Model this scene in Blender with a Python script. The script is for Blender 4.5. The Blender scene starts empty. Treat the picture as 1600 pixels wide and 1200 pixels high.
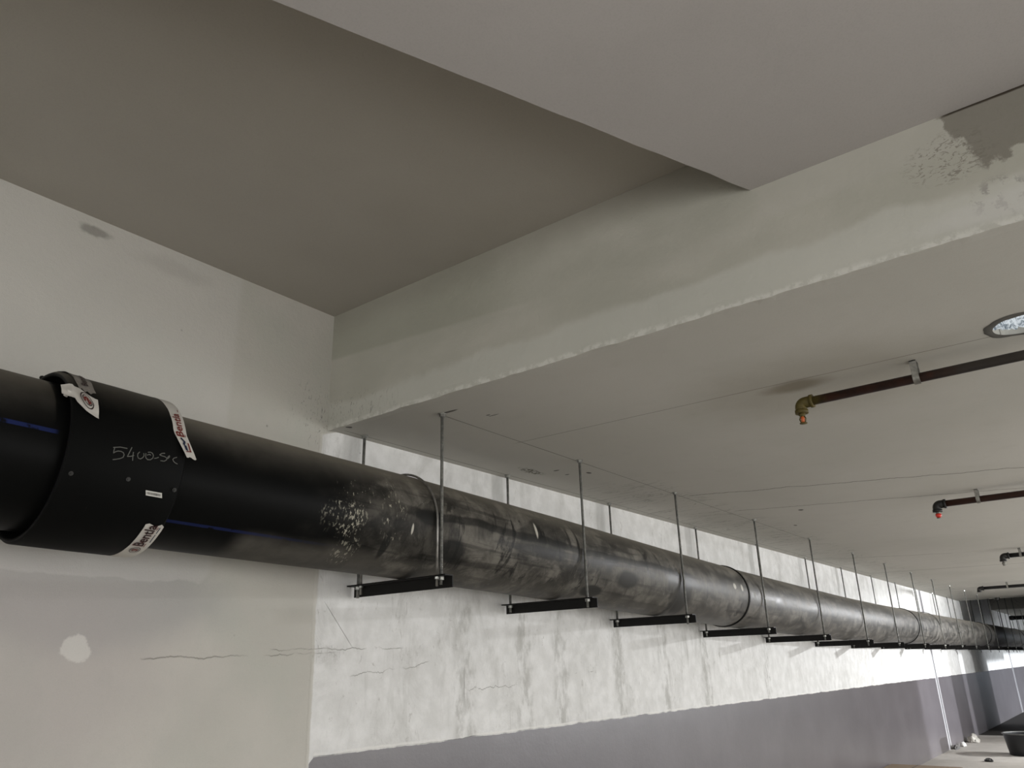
import bpy, math, random
from mathutils import Matrix, Vector, noise as mnoise
random.seed(7)
R = math.radians
scene = bpy.context.scene
COL = scene.collection

# ------------------------------------------------------------------ camera, world, light, exposure
W, ZC, ZR, ZG, ZS, XB = 3.087, 2.738, 3.387, 1.193, 3.174, 2.457     # wall plane, ceilings, paint line, soffit, beam face
F = 1199.327
cam_d = bpy.data.cameras.new('camera'); cam = bpy.data.objects.new('camera', cam_d); COL.objects.link(cam)
cam_d.sensor_width = 36; cam_d.lens = F * 36 / 1600; cam_d.clip_start = .05; cam_d.clip_end = 300
ri = Vector((0.61303255, -0.78965298, -0.02528357)); up = Vector((-0.25953515, -0.23150516, 0.93757499)); fw = Vector((0.74621216, 0.56820202, 0.3468629))
cam.matrix_world = Matrix(((ri.x, up.x, -fw.x, 0), (ri.y, up.y, -fw.y, 0), (ri.z, up.z, -fw.z, 1.55), (0, 0, 0, 1)))
scene.camera = cam
scene.view_settings.view_transform = 'Standard'; scene.view_settings.look = 'None'
scene.view_settings.gamma = 1; scene.view_settings.use_curve_mapping = False
scene.view_settings.exposure = -0.34
scene.cycles.use_denoising = True
scene.cycles.max_bounces = 10; scene.cycles.diffuse_bounces = 6
scene.cycles.sample_clamp_indirect = 6

world = bpy.data.worlds.new('sky'); scene.world = world; world.use_nodes = True
bg = world.node_tree.nodes['Background']; bg.inputs[0].default_value = (.78, .87, 1, 1); bg.inputs[1].default_value = 1.6

def area(name, loc, direction, sx, sy, power, color=(1, 1, 1), spread=180):
    l = bpy.data.lights.new(name, 'AREA'); l.shape = 'RECTANGLE'; l.size = sx; l.size_y = sy; l.energy = power; l.color = color; l.spread = R(spread)
    o = bpy.data.objects.new(name, l); COL.objects.link(o); o.location = loc
    o.rotation_euler = Vector(direction).to_track_quat('-Z', 'Y').to_euler()
    return o
YR = -3.5                                                            # the open side of the garage
sun_l = bpy.data.lights.new('sun', 'SUN'); sun_l.energy = 5.0; sun_l.angle = R(1.2); sun_l.color = (.9, .94, 1)
sun = bpy.data.objects.new('sun', sun_l); COL.objects.link(sun)
sun.rotation_euler = Vector((0, 1, -.12)).to_track_quat('-Z', 'Y').to_euler()
# daylight through the openings of the far side
area('daylight_opening', (-2.2, YR + .05, 1.5), (0, 1, .0), 3.4, 1.7, 75, (1, .98, .95))
area('daylight_opening', (2.8, YR + .05, 1.5), (0, 1, .0), 3.8, 1.7, 95, (1, .98, .95))
area('daylight_opening', (7.8, YR + .05, 1.5), (0, 1, 0), 4, 1.7, 165, (1, .985, .96))
area('daylight_opening', (12.4, YR + .05, 1.5), (0, 1, 0), 3.6, 1.7, 125, (.97, .98, 1))
area('daylight_opening', (16.45, YR + .05, 1.3), (0, 1, -.1), 3, 2.2, 35, (.92, .96, 1), 100)
area('ceiling_lamp', (17.0, -2.9, 2.66), (-.62, .74, -.1), .30, .12, 680, (.97, .98, 1))
area('daylight_opening', (30, YR + .05, 1.3), (0, 1, -.45), 13, 2.2, 380, (.92, .96, 1), 90)
area('daylight_behind', (-6.4, -.2, 1.5), (1, .12, .12), 4.5, 2.0, 165, (1, .985, .94))

# ------------------------------------------------------------------ helpers
def tag(o, label=None, cat=None, group=None, kind=None):
    if label: o['label'] = label
    if cat: o['category'] = cat
    if group: o['group'] = group
    if kind: o['kind'] = kind
    return o
def empty(name, loc=(0, 0, 0), label=None, cat=None, group=None):
    o = bpy.data.objects.new(name, None); COL.objects.link(o); o.location = loc; o.empty_display_size = .1
    return tag(o, label, cat, group)

class MB:
    """collects geometry for ONE mesh object"""
    def __init__(s): s.v = []; s.f = []; s.m = []; s.uv = []; s.sm = []
    def face(s, idx, mat=0, uv=None, smooth=False):
        s.f.append(tuple(idx)); s.m.append(mat); s.uv.append(uv or [(0, 0)] * len(idx)); s.sm.append(smooth)
    def quad(s, a, b, c, d, mat=0):
        n = len(s.v); s.v += [tuple(a), tuple(b), tuple(c), tuple(d)]; s.face((n, n + 1, n + 2, n + 3), mat)
    def poly(s, pts, mat=0):
        n = len(s.v); s.v += [tuple(p) for p in pts]; s.face(range(n, n + len(pts)), mat)
    def box(s, a, b, mat=0):
        x0, y0, z0 = a; x1, y1, z1 = b; n = len(s.v)
        s.v += [(x0, y0, z0), (x1, y0, z0), (x1, y1, z0), (x0, y1, z0), (x0, y0, z1), (x1, y0, z1), (x1, y1, z1), (x0, y1, z1)]
        for q in ((0, 3, 2, 1), (4, 5, 6, 7), (0, 1, 5, 4), (1, 2, 6, 5), (2, 3, 7, 6), (3, 0, 4, 7)): s.face([n + i for i in q], mat)
    def ring(s, c, u, w, r, n, irr=0, seed=0):
        i0 = len(s.v)
        for k in range(n):
            a = 2 * math.pi * k / n; rr = r * (1 + irr * mnoise.noise(Vector((math.cos(a) * 2 + seed, math.sin(a) * 2, seed))))
            s.v.append(tuple(Vector(c) + Vector(u) * rr * math.cos(a) + Vector(w) * rr * math.sin(a)))
        return i0
    def bridge(s, a, b, n, mat=0, smooth=True):
        for k in range(n):
            j = (k + 1) % n; s.face((a + k, a + j, b + j, b + k), mat, None, smooth)
    def cyl(s, p, q, r, n=12, mat=0, r2=None, caps=True, smooth=True):
        p = Vector(p); q = Vector(q); d = (q - p).normalized(); u = d.orthogonal().normalized(); w = d.cross(u)
        a = s.ring(p, u, w, r, n); b = s.ring(q, u, w, r if r2 is None else r2, n); s.bridge(a, b, n, mat, smooth)
        if caps: s.face([a + k for k in range(n)][::-1], mat); s.face([b + k for k in range(n)], mat)
    def tube(s, pts, r, n=8, mat=0):
        pts = [Vector(p) for p in pts]; prev = None; u = None
        for i, p in enumerate(pts):
            d = (pts[min(i + 1, len(pts) - 1)] - pts[max(i - 1, 0)]).normalized()
            u = d.orthogonal().normalized() if u is None else (u - d * u.dot(d)).normalized()
            a = s.ring(p, u, d.cross(u), r, n)
            if prev is not None: s.bridge(prev, a, n, mat)
            else: s.face([a + k for k in range(n)][::-1], mat)
            prev = a
        s.face([prev + k for k in range(n)], mat)
    def lathe(s, c, axis, prof, n=24, mat=0, u=None):
        axis = Vector(axis).normalized(); u = Vector(u) if u else axis.orthogonal().normalized(); w = axis.cross(u); prev = None
        for t, r in prof:
            a = s.ring(Vector(c) + axis * t, u, w, max(r, 1e-4), n)
            if prev is not None: s.bridge(prev, a, n, mat)
            prev = a
    def build(s, name, mats, parent=None, loc=None, bevel=0):
        me = bpy.data.meshes.new(name); me.from_pydata(s.v, [], s.f)
        for m in (mats if isinstance(mats, (list, tuple)) else [mats]): me.materials.append(m)
        ul = me.uv_layers.new(name='UVMap'); k = 0
        for i, p in enumerate(me.polygons):
            p.material_index = s.m[i]; p.use_smooth = s.sm[i]
            for j in range(len(s.f[i])): ul.data[k].uv = s.uv[i][j]; k += 1
        me.update()
        o = bpy.data.objects.new(name, me); COL.objects.link(o)
        if parent:
            o.parent = parent
        if loc: o.location = loc
        if bevel:
            b = o.modifiers.new('bevel', 'BEVEL'); b.width = bevel; b.segments = 2; b.limit_method = 'ANGLE'
        return o

# ------------------------------------------------------------------ node expression helper
class NT:
    def __init__(s, name, rough=.8, spec=.3, metal=0):
        s.mat = bpy.data.materials.new(name); s.mat.use_nodes = True; s.t = s.mat.node_tree; s.n = s.t.nodes
        s.b = s.n['Principled BSDF']; s.b.inputs['Roughness'].default_value = rough
        s.b.inputs['Specular IOR Level'].default_value = spec; s.b.inputs['Metallic'].default_value = metal
        tc = s.n.new('ShaderNodeTexCoord'); s.P = tc.outputs['Object']; s.UV = tc.outputs['UV']
    def L(s, a, inp):
        if isinstance(a, (int, float)): inp.default_value = a
        elif isinstance(a, tuple): inp.default_value = a if len(a) == len(inp.default_value) else (*a, 1)
        else: s.t.links.new(a, inp)
    def M(s, op, a, b=0, c=None):
        n = s.n.new('ShaderNodeMath'); n.operation = op; s.L(a, n.inputs[0]); s.L(b, n.inputs[1])
        if c is not None: s.L(c, n.inputs[2])
        return n.outputs[0]
    def add(s, a, b): return s.M('ADD', a, b)
    def sub(s, a, b): return s.M('SUBTRACT', a, b)
    def mul(s, a, b): return s.M('MULTIPLY', a, b)
    def mx(s, a, b): return s.M('MAXIMUM', a, b)
    def xyz(s, v):
        n = s.n.new('ShaderNodeSeparateXYZ'); s.L(v, n.inputs[0]); return n.outputs
    def vec(s, x, y, z):
        n = s.n.new('ShaderNodeCombineXYZ')
        for i, a in enumerate((x, y, z)): s.L(a, n.inputs[i])
        return n.outputs[0]
    def map(s, v, sc=(1, 1, 1), loc=(0, 0, 0)):
        n = s.n.new('ShaderNodeMapping'); s.L(v, n.inputs['Vector']); n.inputs['Scale'].default_value = sc; n.inputs['Location'].default_value = loc
        return n.outputs[0]
    def noise(s, v, scale=5, detail=4, rough=.55, dist=0):
        n = s.n.new('ShaderNodeTexNoise'); s.L(v, n.inputs['Vector'])
        n.inputs['Scale'].default_value = scale; n.inputs['Detail'].default_value = detail; n.inputs['Roughness'].default_value = rough; n.inputs['Distortion'].default_value = dist
        return n.outputs[0]
    def voro(s, v, scale=5, rnd=1):
        n = s.n.new('ShaderNodeTexVoronoi'); s.L(v, n.inputs['Vector']); n.inputs['Scale'].default_value = scale; n.inputs['Randomness'].default_value = rnd
        return n.outputs['Distance']
    def step(s, a, lo, hi):                                          # smooth 0..1 from lo to hi (lo may exceed hi)
        n = s.n.new('ShaderNodeMapRange'); n.interpolation_type = 'SMOOTHSTEP'; s.L(a, n.inputs[0])
        f, t = (lo, hi) if lo < hi else (hi, lo)
        n.inputs[1].default_value = f; n.inputs[2].default_value = t
        n.inputs[3].default_value = 0 if lo < hi else 1; n.inputs[4].default_value = 1 if lo < hi else 0
        return n.outputs[0]
    def band(s, a, lo, hi, soft): return s.mul(s.step(a, lo - soft, lo), s.step(a, hi + soft, hi))
    def blob(s, x, y, cx, cy, rx, ry, wob=None, soft=.4, amt=.5):    # 1 inside an ellipse, edge wobbled by noise
        dx = s.M('DIVIDE', s.sub(x, cx), rx); dy = s.M('DIVIDE', s.sub(y, cy), ry)
        d = s.M('SQRT', s.add(s.mul(dx, dx), s.mul(dy, dy)))
        if wob is not None: d = s.add(d, s.mul(s.sub(wob, .5), amt * 2))
        return s.step(d, 1 + soft, 1 - soft * .5)
    def line(s, x, y, x0, x1, y0, slope, w, wob=None, amp=.0, xsoft=.05):   # thin crack / seam y = y0 + slope (x-x0)
        t = s.sub(s.sub(y, y0), s.mul(s.sub(x, x0), slope))
        if wob is not None: t = s.add(t, s.mul(s.sub(wob, .5), amp * 2))
        return s.mul(s.step(s.M('ABSOLUTE', t), w, w * .3), s.band(x, x0, x1, xsoft))
    def mix(s, f, a, b):
        n = s.n.new('ShaderNodeMix'); n.data_type = 'RGBA'; s.L(f, n.inputs[0]); s.L(a, n.inputs[6]); s.L(b, n.inputs[7]); return n.outputs[2]
    def color(s, c): s.L(c, s.b.inputs['Base Color'])
    def bump(s, h, strength=.2, dist=.01):
        n = s.n.new('ShaderNodeBump'); n.inputs['Strength'].default_value = strength; n.inputs['Distance'].default_value = dist
        s.L(h, n.inputs['Height']); s.t.links.new(n.outputs[0], s.b.inputs['Normal'])
def plain(name, col, rough=.6, spec=.4, metal=0, var=.15, scale=30):
    m = NT(name, rough, spec, metal); n = m.noise(m.P, scale, 4)
    m.color(m.mix(n, tuple(c * (1 - var) for c in col), tuple(min(1, c * (1 + var)) for c in col))); return m.mat

# ------------------------------------------------------------------ wall material
def wall_material():
    m = NT('plaster_wall', .9, .15); x, y, z = m.xyz(m.P)
    wob = m.noise(m.P, 2.2, 5); fine = m.noise(m.P, 45, 3); mid = m.noise(m.P, 9, 5); big = m.noise(m.P, 1.1, 3)
    grain = m.noise(m.P, 260, 2)
    # left bay: dull cream paint
    left = m.mix(m.step(big, .35, .68), (.485, .47, .425), (.55, .525, .48))
    left = m.mix(m.mul(m.step(mid, .5, .75), .25), left, (.44, .44, .40))
    gz = m.noise(m.map(m.P, (1, 1, 1), (9, 0, 2)), 2.6, 6, .6)
    left = m.mix(m.mul(m.step(gz, .48, .66), .3), left, (.46, .475, .42))
    grey = m.blob(x, z, 1.45, 1.83, .42, .16, wob, .6)
    left = m.mix(m.mul(grey, .6), left, (.33, .33, .325))
    pur = m.blob(x, z, 1.1, 1.55, .55, .35, wob, .8)
    left = m.mix(m.mul(pur, .5), left, (.44, .40, .39))
    patch = m.mul(m.blob(x, z, 1.375, 1.657, .052, .042, m.noise(m.P, 13, 6, .65), .16, .8), .7)
    left = m.mix(patch, left, (.68, .66, .62))
    patch2 = m.mul(m.step(m.add(x, m.mul(m.step(z, 1.99, 1.90), .05)), 1.90, 1.86), m.step(m.add(z, m.add(m.mul(m.sub(wob, .5), .09), m.mul(m.sub(mid, .5), .05))), 1.91, 1.922))
    left = m.mix(m.mul(patch2, .35), left, (.60, .585, .56))
    soot = m.mul(m.blob(x, z, 1.17, 3.325, .05, .015, m.noise(m.P, 20, 5), .8, 1.2), .55)
    soot2 = m.mul(m.blob(x, z, 1.55, 3.30, .14, .03, mid, .9, 1.2), .15)
    left = m.mix(m.mx(soot, soot2), left, (.14, .13, .11))
    scr = m.noise(m.map(m.P, (3, 1, 1)), 22, 6, .7, 1.5)
    corner = m.mul(m.blob(x, z, 2.38, 2.80, .16, .12, wob, .7), m.step(scr, .56, .68))
    left = m.mix(m.mul(corner, .7), left, (.13, .125, .11))
    # right bay: whiter skim coat with drip stains
    right = m.mix(m.step(mid, .3, .75), (.67, .667, .65), (.79, .787, .775))
    drip = m.noise(m.vec(m.mul(x, 4.2), 0, m.mul(z, .55)), 1.6, 6, .62, .4)
    dm = m.mul(m.mul(m.step(drip, .55, .72), m.step(z, 2.6, 1.9)), m.step(wob, .42, .58))
    right = m.mix(m.mul(dm, .55), right, (.37, .365, .335))
    blot = m.noise(m.map(m.P, (1.4, 1, .8), (3, 0, 1)), 2.4, 8, .72, .6)
    right = m.mix(m.mul(m.step(blot, .48, .68), .42), right, (.46, .455, .43))
    smear = m.noise(m.map(m.P, (2.0, 1, .8)), 9, 8, .75, 1.6)
    right = m.mix(m.mul(m.mul(m.step(smear, .57, .66), m.step(wob, .40, .56)), .5), right, (.33, .32, .29))
    for hx, zt in ((3.50, 1.86), (4.06, 1.9), (4.47, 1.86), (5.25, 1.9), (5.95, 1.85), (6.75, 1.82), (8.2, 1.8)):  # vertical drip smudges with hanger shadows painted in
        s_ = m.mul(m.band(m.add(x, m.mul(m.sub(mid, .5), .16)), hx - .01, hx + .07, .07), m.band(z, 1.22, zt, .12))
        right = m.mix(m.mul(m.mul(s_, m.step(m.noise(m.map(m.P, (1.6, 1, .7)), 8, 6, .7), .40, .62)), .6), right, (.36, .355, .33))
    for hx in (2.60, 3.84, 5.12, 6.66, 8.18, 9.78, 11.3):  # rod shadows painted as soft darker bands above the pipe
        s_ = m.mul(m.band(m.add(x, m.mul(m.sub(wob, .5), .04)), hx - .02, hx + .07, .03), m.step(z, 2.35, 2.5))
        right = m.mix(m.mul(s_, .38), right, (.40, .40, .38))
    # edge between the two paints
    edge = m.add(x, m.add(m.mul(m.sub(wob, .5), .05), m.mul(m.sub(mid, .5), .02)))
    edge = m.sub(m.add(edge, m.mul(m.band(z, 2.25, 2.7, .08), .03)), m.mul(m.step(z, 2.70, 2.75), .09))
    ib = m.step(edge, 2.452, 2.462)
    c = m.mix(ib, left, right)
    ridge = m.step(m.M('ABSOLUTE', m.sub(edge, 2.45)), .016, .004)
    c = m.mix(m.mul(ridge, .35), c, (.62, .60, .55))
    # cracks
    w1 = m.noise(m.vec(m.mul(x, 3), 0, 0), 2, 6, .65)
    w2 = m.noise(m.vec(m.mul(x, 3), 5, 0), 3, 6, .65)
    cr = m.line(x, z, 1.66, 2.55, 1.620, .022, .0035, w1, .03)
    for a in ((2.25, 3.0, 1.655, .01, .003, w2, .03), (2.72, 3.20, 1.535, .10, .003, w1, .05), (3.6, 4.0, 1.44, .03, .003, w2, .06),
              (4.6, 4.9, 1.50, .0, .003, w1, .05)):
        cr = m.mx(cr, m.line(x, z, *a))
    cr = m.mx(cr, m.line(z, x, 1.42, 1.60, 3.53, .0, .0035, w2, .0))
    cr = m.mx(cr, m.line(z, x, 1.70, 1.84, 2.66, -.9, .0035, w2, .0))
    rub = m.mul(m.blob(x, z, 2.50, 1.635, .10, .035, mid, .5), m.step(scr, .55, .62))
    cr = m.mx(cr, m.mul(rub, .8))
    cr = m.mul(cr, m.step(m.noise(m.P, 6, 3), .36, .56))
    c = m.mix(m.mul(cr, .7), c, (.24, .23, .2))
    specks = m.mul(m.step(m.voro(m.map(m.P, (1, 0, 1)), 5.5), .045, .02), m.step(mid, .45, .55))
    c = m.mix(m.mul(specks, .6), c, (.16, .15, .13))
    # grey dado with a ragged upper edge that starts at the paint joint
    zz = m.add(m.sub(z, ZG), m.mul(m.sub(mid, .5), .022))
    rc = m.step(m.sub(m.sub(x, 2.462), m.mul(m.step(zz, -.03, 0), .025)), 0, .006)
    dado = m.mul(m.step(zz, .003, -.001), rc)
    dcol = m.mix(m.step(wob, .3, .75), (.098, .088, .094), (.120, .109, .116))
    c = m.mix(dado, c, dcol)
    lip = m.mul(m.mul(m.band(zz, -.002, .012, .003), rc), m.step(m.noise(m.vec(m.mul(x, 2), 0, 0), 1.5, 3), .4, .55))
    c = m.mix(m.mul(lip, .8), c, (.78, .77, .74))
    # expansion joints far down
    for jx in (16.62, 27.6):
        c = m.mix(m.band(m.add(x, m.mul(m.sub(wob, .5), .05)), jx - .10, jx + .10, .05), c, (.42, .41, .42))
        c = m.mix(m.band(x, jx - .02, jx + .04, .01), c, (.06, .06, .06))
    c = m.mix(m.mul(m.mul(m.step(z, .12, .02), m.step(mid, .4, .6)), .5), c, (.12, .11, .1))
    c = m.mix(m.mul(m.sub(grain, .5), .25), c, (.2, .2, .18))
    m.L(m.sub(.9, m.mul(dado, .58)), m.b.inputs['Roughness']); m.L(m.add(.15, m.mul(dado, .5)), m.b.inputs['Specular IOR Level'])
    m.color(c)
    h = m.add(m.add(m.mul(fine, .3), m.mul(grain, .15)), m.add(m.mul(mid, .6), m.mul(ridge, .6)))
    m.bump(m.mul(m.sub(h, m.mul(cr, 1.5)), m.sub(1, m.mul(dado, .75))), .45, .013)
    return m.mat

def face_material():
    m = NT('plaster_beam', .9, .15); x, y, z = m.xyz(m.P)
    wob = m.noise(m.P, 2.0, 5); mid = m.noise(m.P, 8, 6); fine = m.noise(m.P, 45, 3); big = m.noise(m.map(m.P, (1, 1, 2.5)), 1.3, 3)
    c = m.mix(m.step(big, .35, .65), (.42, .41, .355), (.48, .465, .41))
    # skimmed lower band, stepping with the trowel edges, darker upper left
    low = m.step(m.add(m.sub(z, 2.88), m.mul(m.sub(wob, .5), .22)), .02, -.02)
    c = m.mix(m.mul(low, .55), c, (.58, .58, .53))
    upl = m.mul(m.step(m.add(z, m.mul(y, -.06)), 2.93, 2.955), m.step(y, 1.35, 2.3))
    c = m.mix(m.mul(upl, .55), c, (.31, .31, .25))
    pan = m.mul(m.step(y, .76, .70), m.step(z, 3.02, 3.06))
    c = m.mix(m.mul(pan, .3), c, (.50, .48, .44))
    up = m.mul(m.step(m.add(z, m.mul(m.sub(mid, .5), .08)), 3.20, 3.37), .7)
    c = m.mix(m.mul(up, .5), c, (.22, .2, .165))
    sc = m.noise(m.map(m.P, (1, 3, 1)), 16, 7, .72, 1.8)
    corner = m.mul(m.blob(y, z, 2.98, 2.80, .3, .09, wob, .8), m.step(sc, .55, .66))
    c = m.mix(m.mul(corner, .7), c, (.14, .13, .115))
    sm2 = m.mul(m.step(sc, .62, .74), m.step(wob, .5, .62))
    c = m.mix(m.mul(sm2, .25), c, (.2, .19, .16))
    # damp patch with flaking paint, far right
    ed = m.add(m.mul(m.sub(mid, .5), .20), m.mul(m.sub(m.noise(m.P, 26, 5, .7), .5), .10))
    damp = m.mul(m.step(m.add(m.add(y, ed), m.mul(m.sub(3.03, z), .25)), .085, .065), m.step(m.add(z, ed), 2.94, 2.96))
    c = m.mix(m.mul(damp, .85), c, (.20, .185, .155))
    fl = m.mul(m.blob(y, z, .12, 3.02, .10, .07, wob, .5), m.step(m.noise(m.map(m.P, (1, 1, 2)), 42, 5, .7, .8), .54, .58))
    c = m.mix(m.mul(fl, .7), c, (.19, .175, .145))
    tear = m.mul(m.blob(y, z, .02, 2.83, .07, .06, wob, .4), m.step(m.noise(m.P, 30, 5, .7), .5, .6))
    c = m.mix(m.mul(tear, .6), c, (.24, .22, .21))
    wh = m.blob(y, z, .0, 2.80, .2, .035, mid, .6)
    c = m.mix(m.mul(wh, .5), c, (.6, .59, .56))
    lipn = m.mul(m.step(m.add(z, m.mul(m.sub(m.noise(m.P, 14, 6, .7), .5), .05)), 2.765, 2.745), m.step(m.noise(m.P, 20, 5, .7), .42, .56))
    c = m.mix(m.mul(lipn, .6), c, (.72, .71, .66))
    top = m.line(y, z, -.3, .09, 3.172, 0, .009, mid, .004)
    c = m.mix(top, c, (.05, .04, .03))
    m.color(c); m.bump(m.add(m.mul(mid, .7), m.mul(fine, .4)), .35, .012)
    return m.mat

def ceiling_material():
    m = NT('painted_soffit_concrete', .85, .2); x, y, z = m.xyz(m.P)
    wob = m.noise(m.P, 1.5, 4); mid = m.noise(m.P, 7, 5); grain = m.noise(m.P, 180, 2); big = m.noise(m.P, .6, 3)
    c = m.mix(m.step(big, .3, .7), (.455, .442, .40), (.51, .493, .452))
    c = m.mix(m.mul(m.step(mid, .5, .8), .25), c, (.41, .395, .35))
    n1 = m.noise(m.vec(m.mul(y, 1.6), 0, 0), 2, 6, .6)
    n2 = m.noise(m.vec(m.mul(y, 1.6), 9, 0), 2, 6, .6)
    ln = m.line(x, y, 2.73, 8.2, 2.482, .004, .0045)
    ln = m.mx(ln, m.mul(m.line(x, y, 2.55, 13, 3.035, -.008, .006), .8))
    ln = m.mx(ln, m.line(y, x, -4, 2.5, 3.525, -.03, .004, n1, .004))
    for a in ((.2, 2.42, 6.22, -.38, .014, n1, .10), (-4, .25, 6.3, -.02, .010, n1, .1), (-4, 2.4, 8.55, -.36, .012, n2, .08),
              (1.6, 3.0, 10.9, -.5, .016, n1, .08), (1.0, 2.9, 12.95, -.2, .02, n2, .1), (-3, 3.1, 17.0, 0, .03, n1, .05), (-3, .3, 9.6, .1, .016, n2, .1)):
        ln = m.mx(ln, m.line(y, x, *a))
    crk = m.noise(m.map(m.P, (2.2, .5, 1)), 3.2, 5, .6, .8)
    near_wall = m.mul(m.band(y, 2.45, 3.0, .15), m.step(x, 4.3, 5.0))
    ln = m.mx(ln, m.mul(m.mul(m.step(m.M('ABSOLUTE', m.sub(crk, .5)), .012, .004), near_wall), .6))
    c = m.mix(m.mul(ln, .8), c, (.13, .12, .1))
    st = m.mul(m.blob(x, y, 3.45, .98, .06, .11, mid, .9), .65)
    c = m.mix(st, c, (.13, .10, .055))
    halo = m.mul(m.blob(x, y, 3.5, .9, .35, .45, mid, .9), .3)
    c = m.mix(halo, c, (.22, .19, .13))
    mk = m.mul(m.blob(x, y, 3.93, 2.85, .10, .035, m.noise(m.P, 30, 4), .6, .9), m.step(m.noise(m.P, 60, 4), .46, .52))
    c = m.mix(m.mul(mk, .85), c, (.08, .075, .05))
    for px, py, a, b in ((2.83, 2.31, .006, .012), (2.85, 2.29, .004, .03), (2.50, 2.97, .016, .012), (4.02, 2.72, .01, .02), (4.16, 2.73, .008, .015), (7.35, 2.30, .03, .012), (6.6, 2.0, .03, .02), (4.22, 2.60, .02, .012), (2.66, 2.42, .01, .05)):
        c = m.mix(m.mul(m.blob(x, y, px, py, a, b, mid, .3), .85), c, (.05, .045, .04))
    c = m.mix(m.mul(m.sub(grain, .45), .25), c, (.2, .19, .17))
    m.color(c); m.bump(m.add(m.mul(mid, .8), m.add(m.mul(grain, .1), m.mul(ln, -1.0))), .25, .01)
    return m.mat
def slab_material(name, ca, cb):
    m = NT(name, .85, .2); big = m.noise(m.P, .9, 4); mid = m.noise(m.P, 6, 5); grain = m.noise(m.P, 180, 2)
    c = m.mix(m.step(big, .3, .7), ca, cb); c = m.mix(m.mul(m.sub(grain, .45), .3), c, (.18, .17, .16))
    m.color(c); m.bump(m.add(m.mul(mid, .8), m.mul(grain, .15)), .25, .008); return m.mat
def floor_material():
    m = NT('concrete_floor', .7, .3); x, y, z = m.xyz(m.P); big = m.noise(m.P, .8, 5); mid = m.noise(m.P, 6, 6)
    c = m.mix(m.step(big, .3, .7), (.36, .335, .30), (.46, .43, .39))
    c = m.mix(m.mul(m.step(mid, .5, .75), .3), c, (.24, .22, .19))
    far_shade = m.step(m.add(x, m.mul(m.sub(big, .5), .2)), 19.68, 19.74)
    c = m.mix(far_shade, c, (.055, .05, .045))  # shade on the far floor painted as a darker tone
    m.color(c); m.bump(mid, .2, .01); return m.mat

WALL = wall_material(); FACE = face_material(); CEIL = ceiling_material()
SOFF = slab_material('soffit_paint', (.44, .418, .404), (.475, .452, .438))
RECS = slab_material('recess_paint', (.37, .345, .30), (.405, .38, .335))
FLOOR = floor_material(); WHITE = slab_material('whitewash', (.6, .59, .56), (.68, .67, .65))

# ------------------------------------------------------------------ the setting
XE, XM = 60.0, -6.5
def struct(name, mb, mats): return tag(mb.build(name, mats), kind='structure')
mb = MB(); mb.box((XM, W, -.1), (XE, W + .25, ZR + .3)); struct('wall_left', mb, WALL)
mb = MB(); mb.box((XM, YR - .3, -.2), (XE, W + .2, 0)); struct('floor', mb, FLOOR)
# main ceiling block with its stepped face, ragged lower arris and a cored hole
HX, HY, HR = 3.335, .075, .105
mb = MB()
ny = 240
for fx, sgn in ((XB, 1), (20.7, -1)):
    rows = []
    for j in range(ny + 1):
        yy = YR + (W + .1 - YR) * j / ny
        n_ = mnoise.noise(Vector((yy * 5, fx, 0))) * .5 + mnoise.noise(Vector((yy * 17, fx, 3))) * .5
        rows.append([(fx - (.010 * max(0, n_ + .1) if sgn > 0 else 0), yy, ZC - .004 + (.006 * n_ if sgn > 0 else 0)), (fx, yy, ZC + .035), (fx, yy, ZR + .15)])
    i0 = len(mb.v)
    for r_ in rows: mb.v += r_
    for j in range(ny):
        for k in range(2):
            a = i0 + j * 3 + k; q = (a, a + 1, a + 4, a + 3); mb.face(q if sgn > 0 else q[::-1], 1)
    if sgn > 0:
        for j in range(ny):
            a = i0 + j * 3; b = len(mb.v); mb.v += [(fx + .05, rows[j][0][1], ZC), (fx + .05, rows[j + 1][0][1], ZC)]
            mb.face((a, a + 3, b + 1, b), 0)
sq = .2; hx0, hx1, hy0, hy1 = HX - sq, HX + sq, HY - sq, HY + sq
x0 = XB + .05
for (ax, ay, bx_, by_) in ((x0, YR, hx0, W + .1), (hx1, YR, 20.7, W + .1), (hx0, YR, hx1, hy0), (hx0, hy1, hx1, W + .1)):
    mb.quad((ax, ay, ZC), (ax, by_, ZC), (bx_, by_, ZC), (bx_, ay, ZC))
N = 48; outer = []; inner = []
for k in range(N):
    a = 2 * math.pi * k / N; ca, sa = math.cos(a), math.sin(a); t = sq / max(abs(ca), abs(sa))
    outer.append(len(mb.v)); mb.v.append((HX + ca * t, HY + sa * t, ZC))
for k in range(N):
    a = 2 * math.pi * k / N; rr = HR * (1 + .05 * mnoise.noise(Vector((math.cos(a) * 3, math.sin(a) * 3, 1))))
    inner.append(len(mb.v)); mb.v.append((HX + math.cos(a) * rr, HY + math.sin(a) * rr, ZC))
top = []
for k in range(N):
    a = 2 * math.pi * k / N; top.append(len(mb.v)); mb.v.append((HX + math.cos(a) * HR, HY + math.sin(a) * HR, ZC + .3))
for k in range(N):
    j = (k + 1) % N; mb.face((outer[k], outer[j], inner[j], inner[k])); mb.face((inner[k], inner[j], top[j], top[k]))
struct('ceiling', mb, [CEIL, FACE])
mb = MB(); mb.box((XM, YR - .1, ZR), (XB + .1, W + .1, ZR + .15)); struct('ceiling', mb, RECS)
mb = MB(); mb.box((20.65, YR - .1, ZR), (26.1, W + .1, ZR + .15)); struct('ceiling', mb, slab_material('recess_shade_dark', (.10, .09, .08), (.16, .145, .13)))  # far recess: its shade is put into the dark slab colour
mb = MB(); mb.box((26, YR - .1, ZC), (XE, W + .1, ZR + .1)); struct('ceiling', mb, CEIL)
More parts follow.
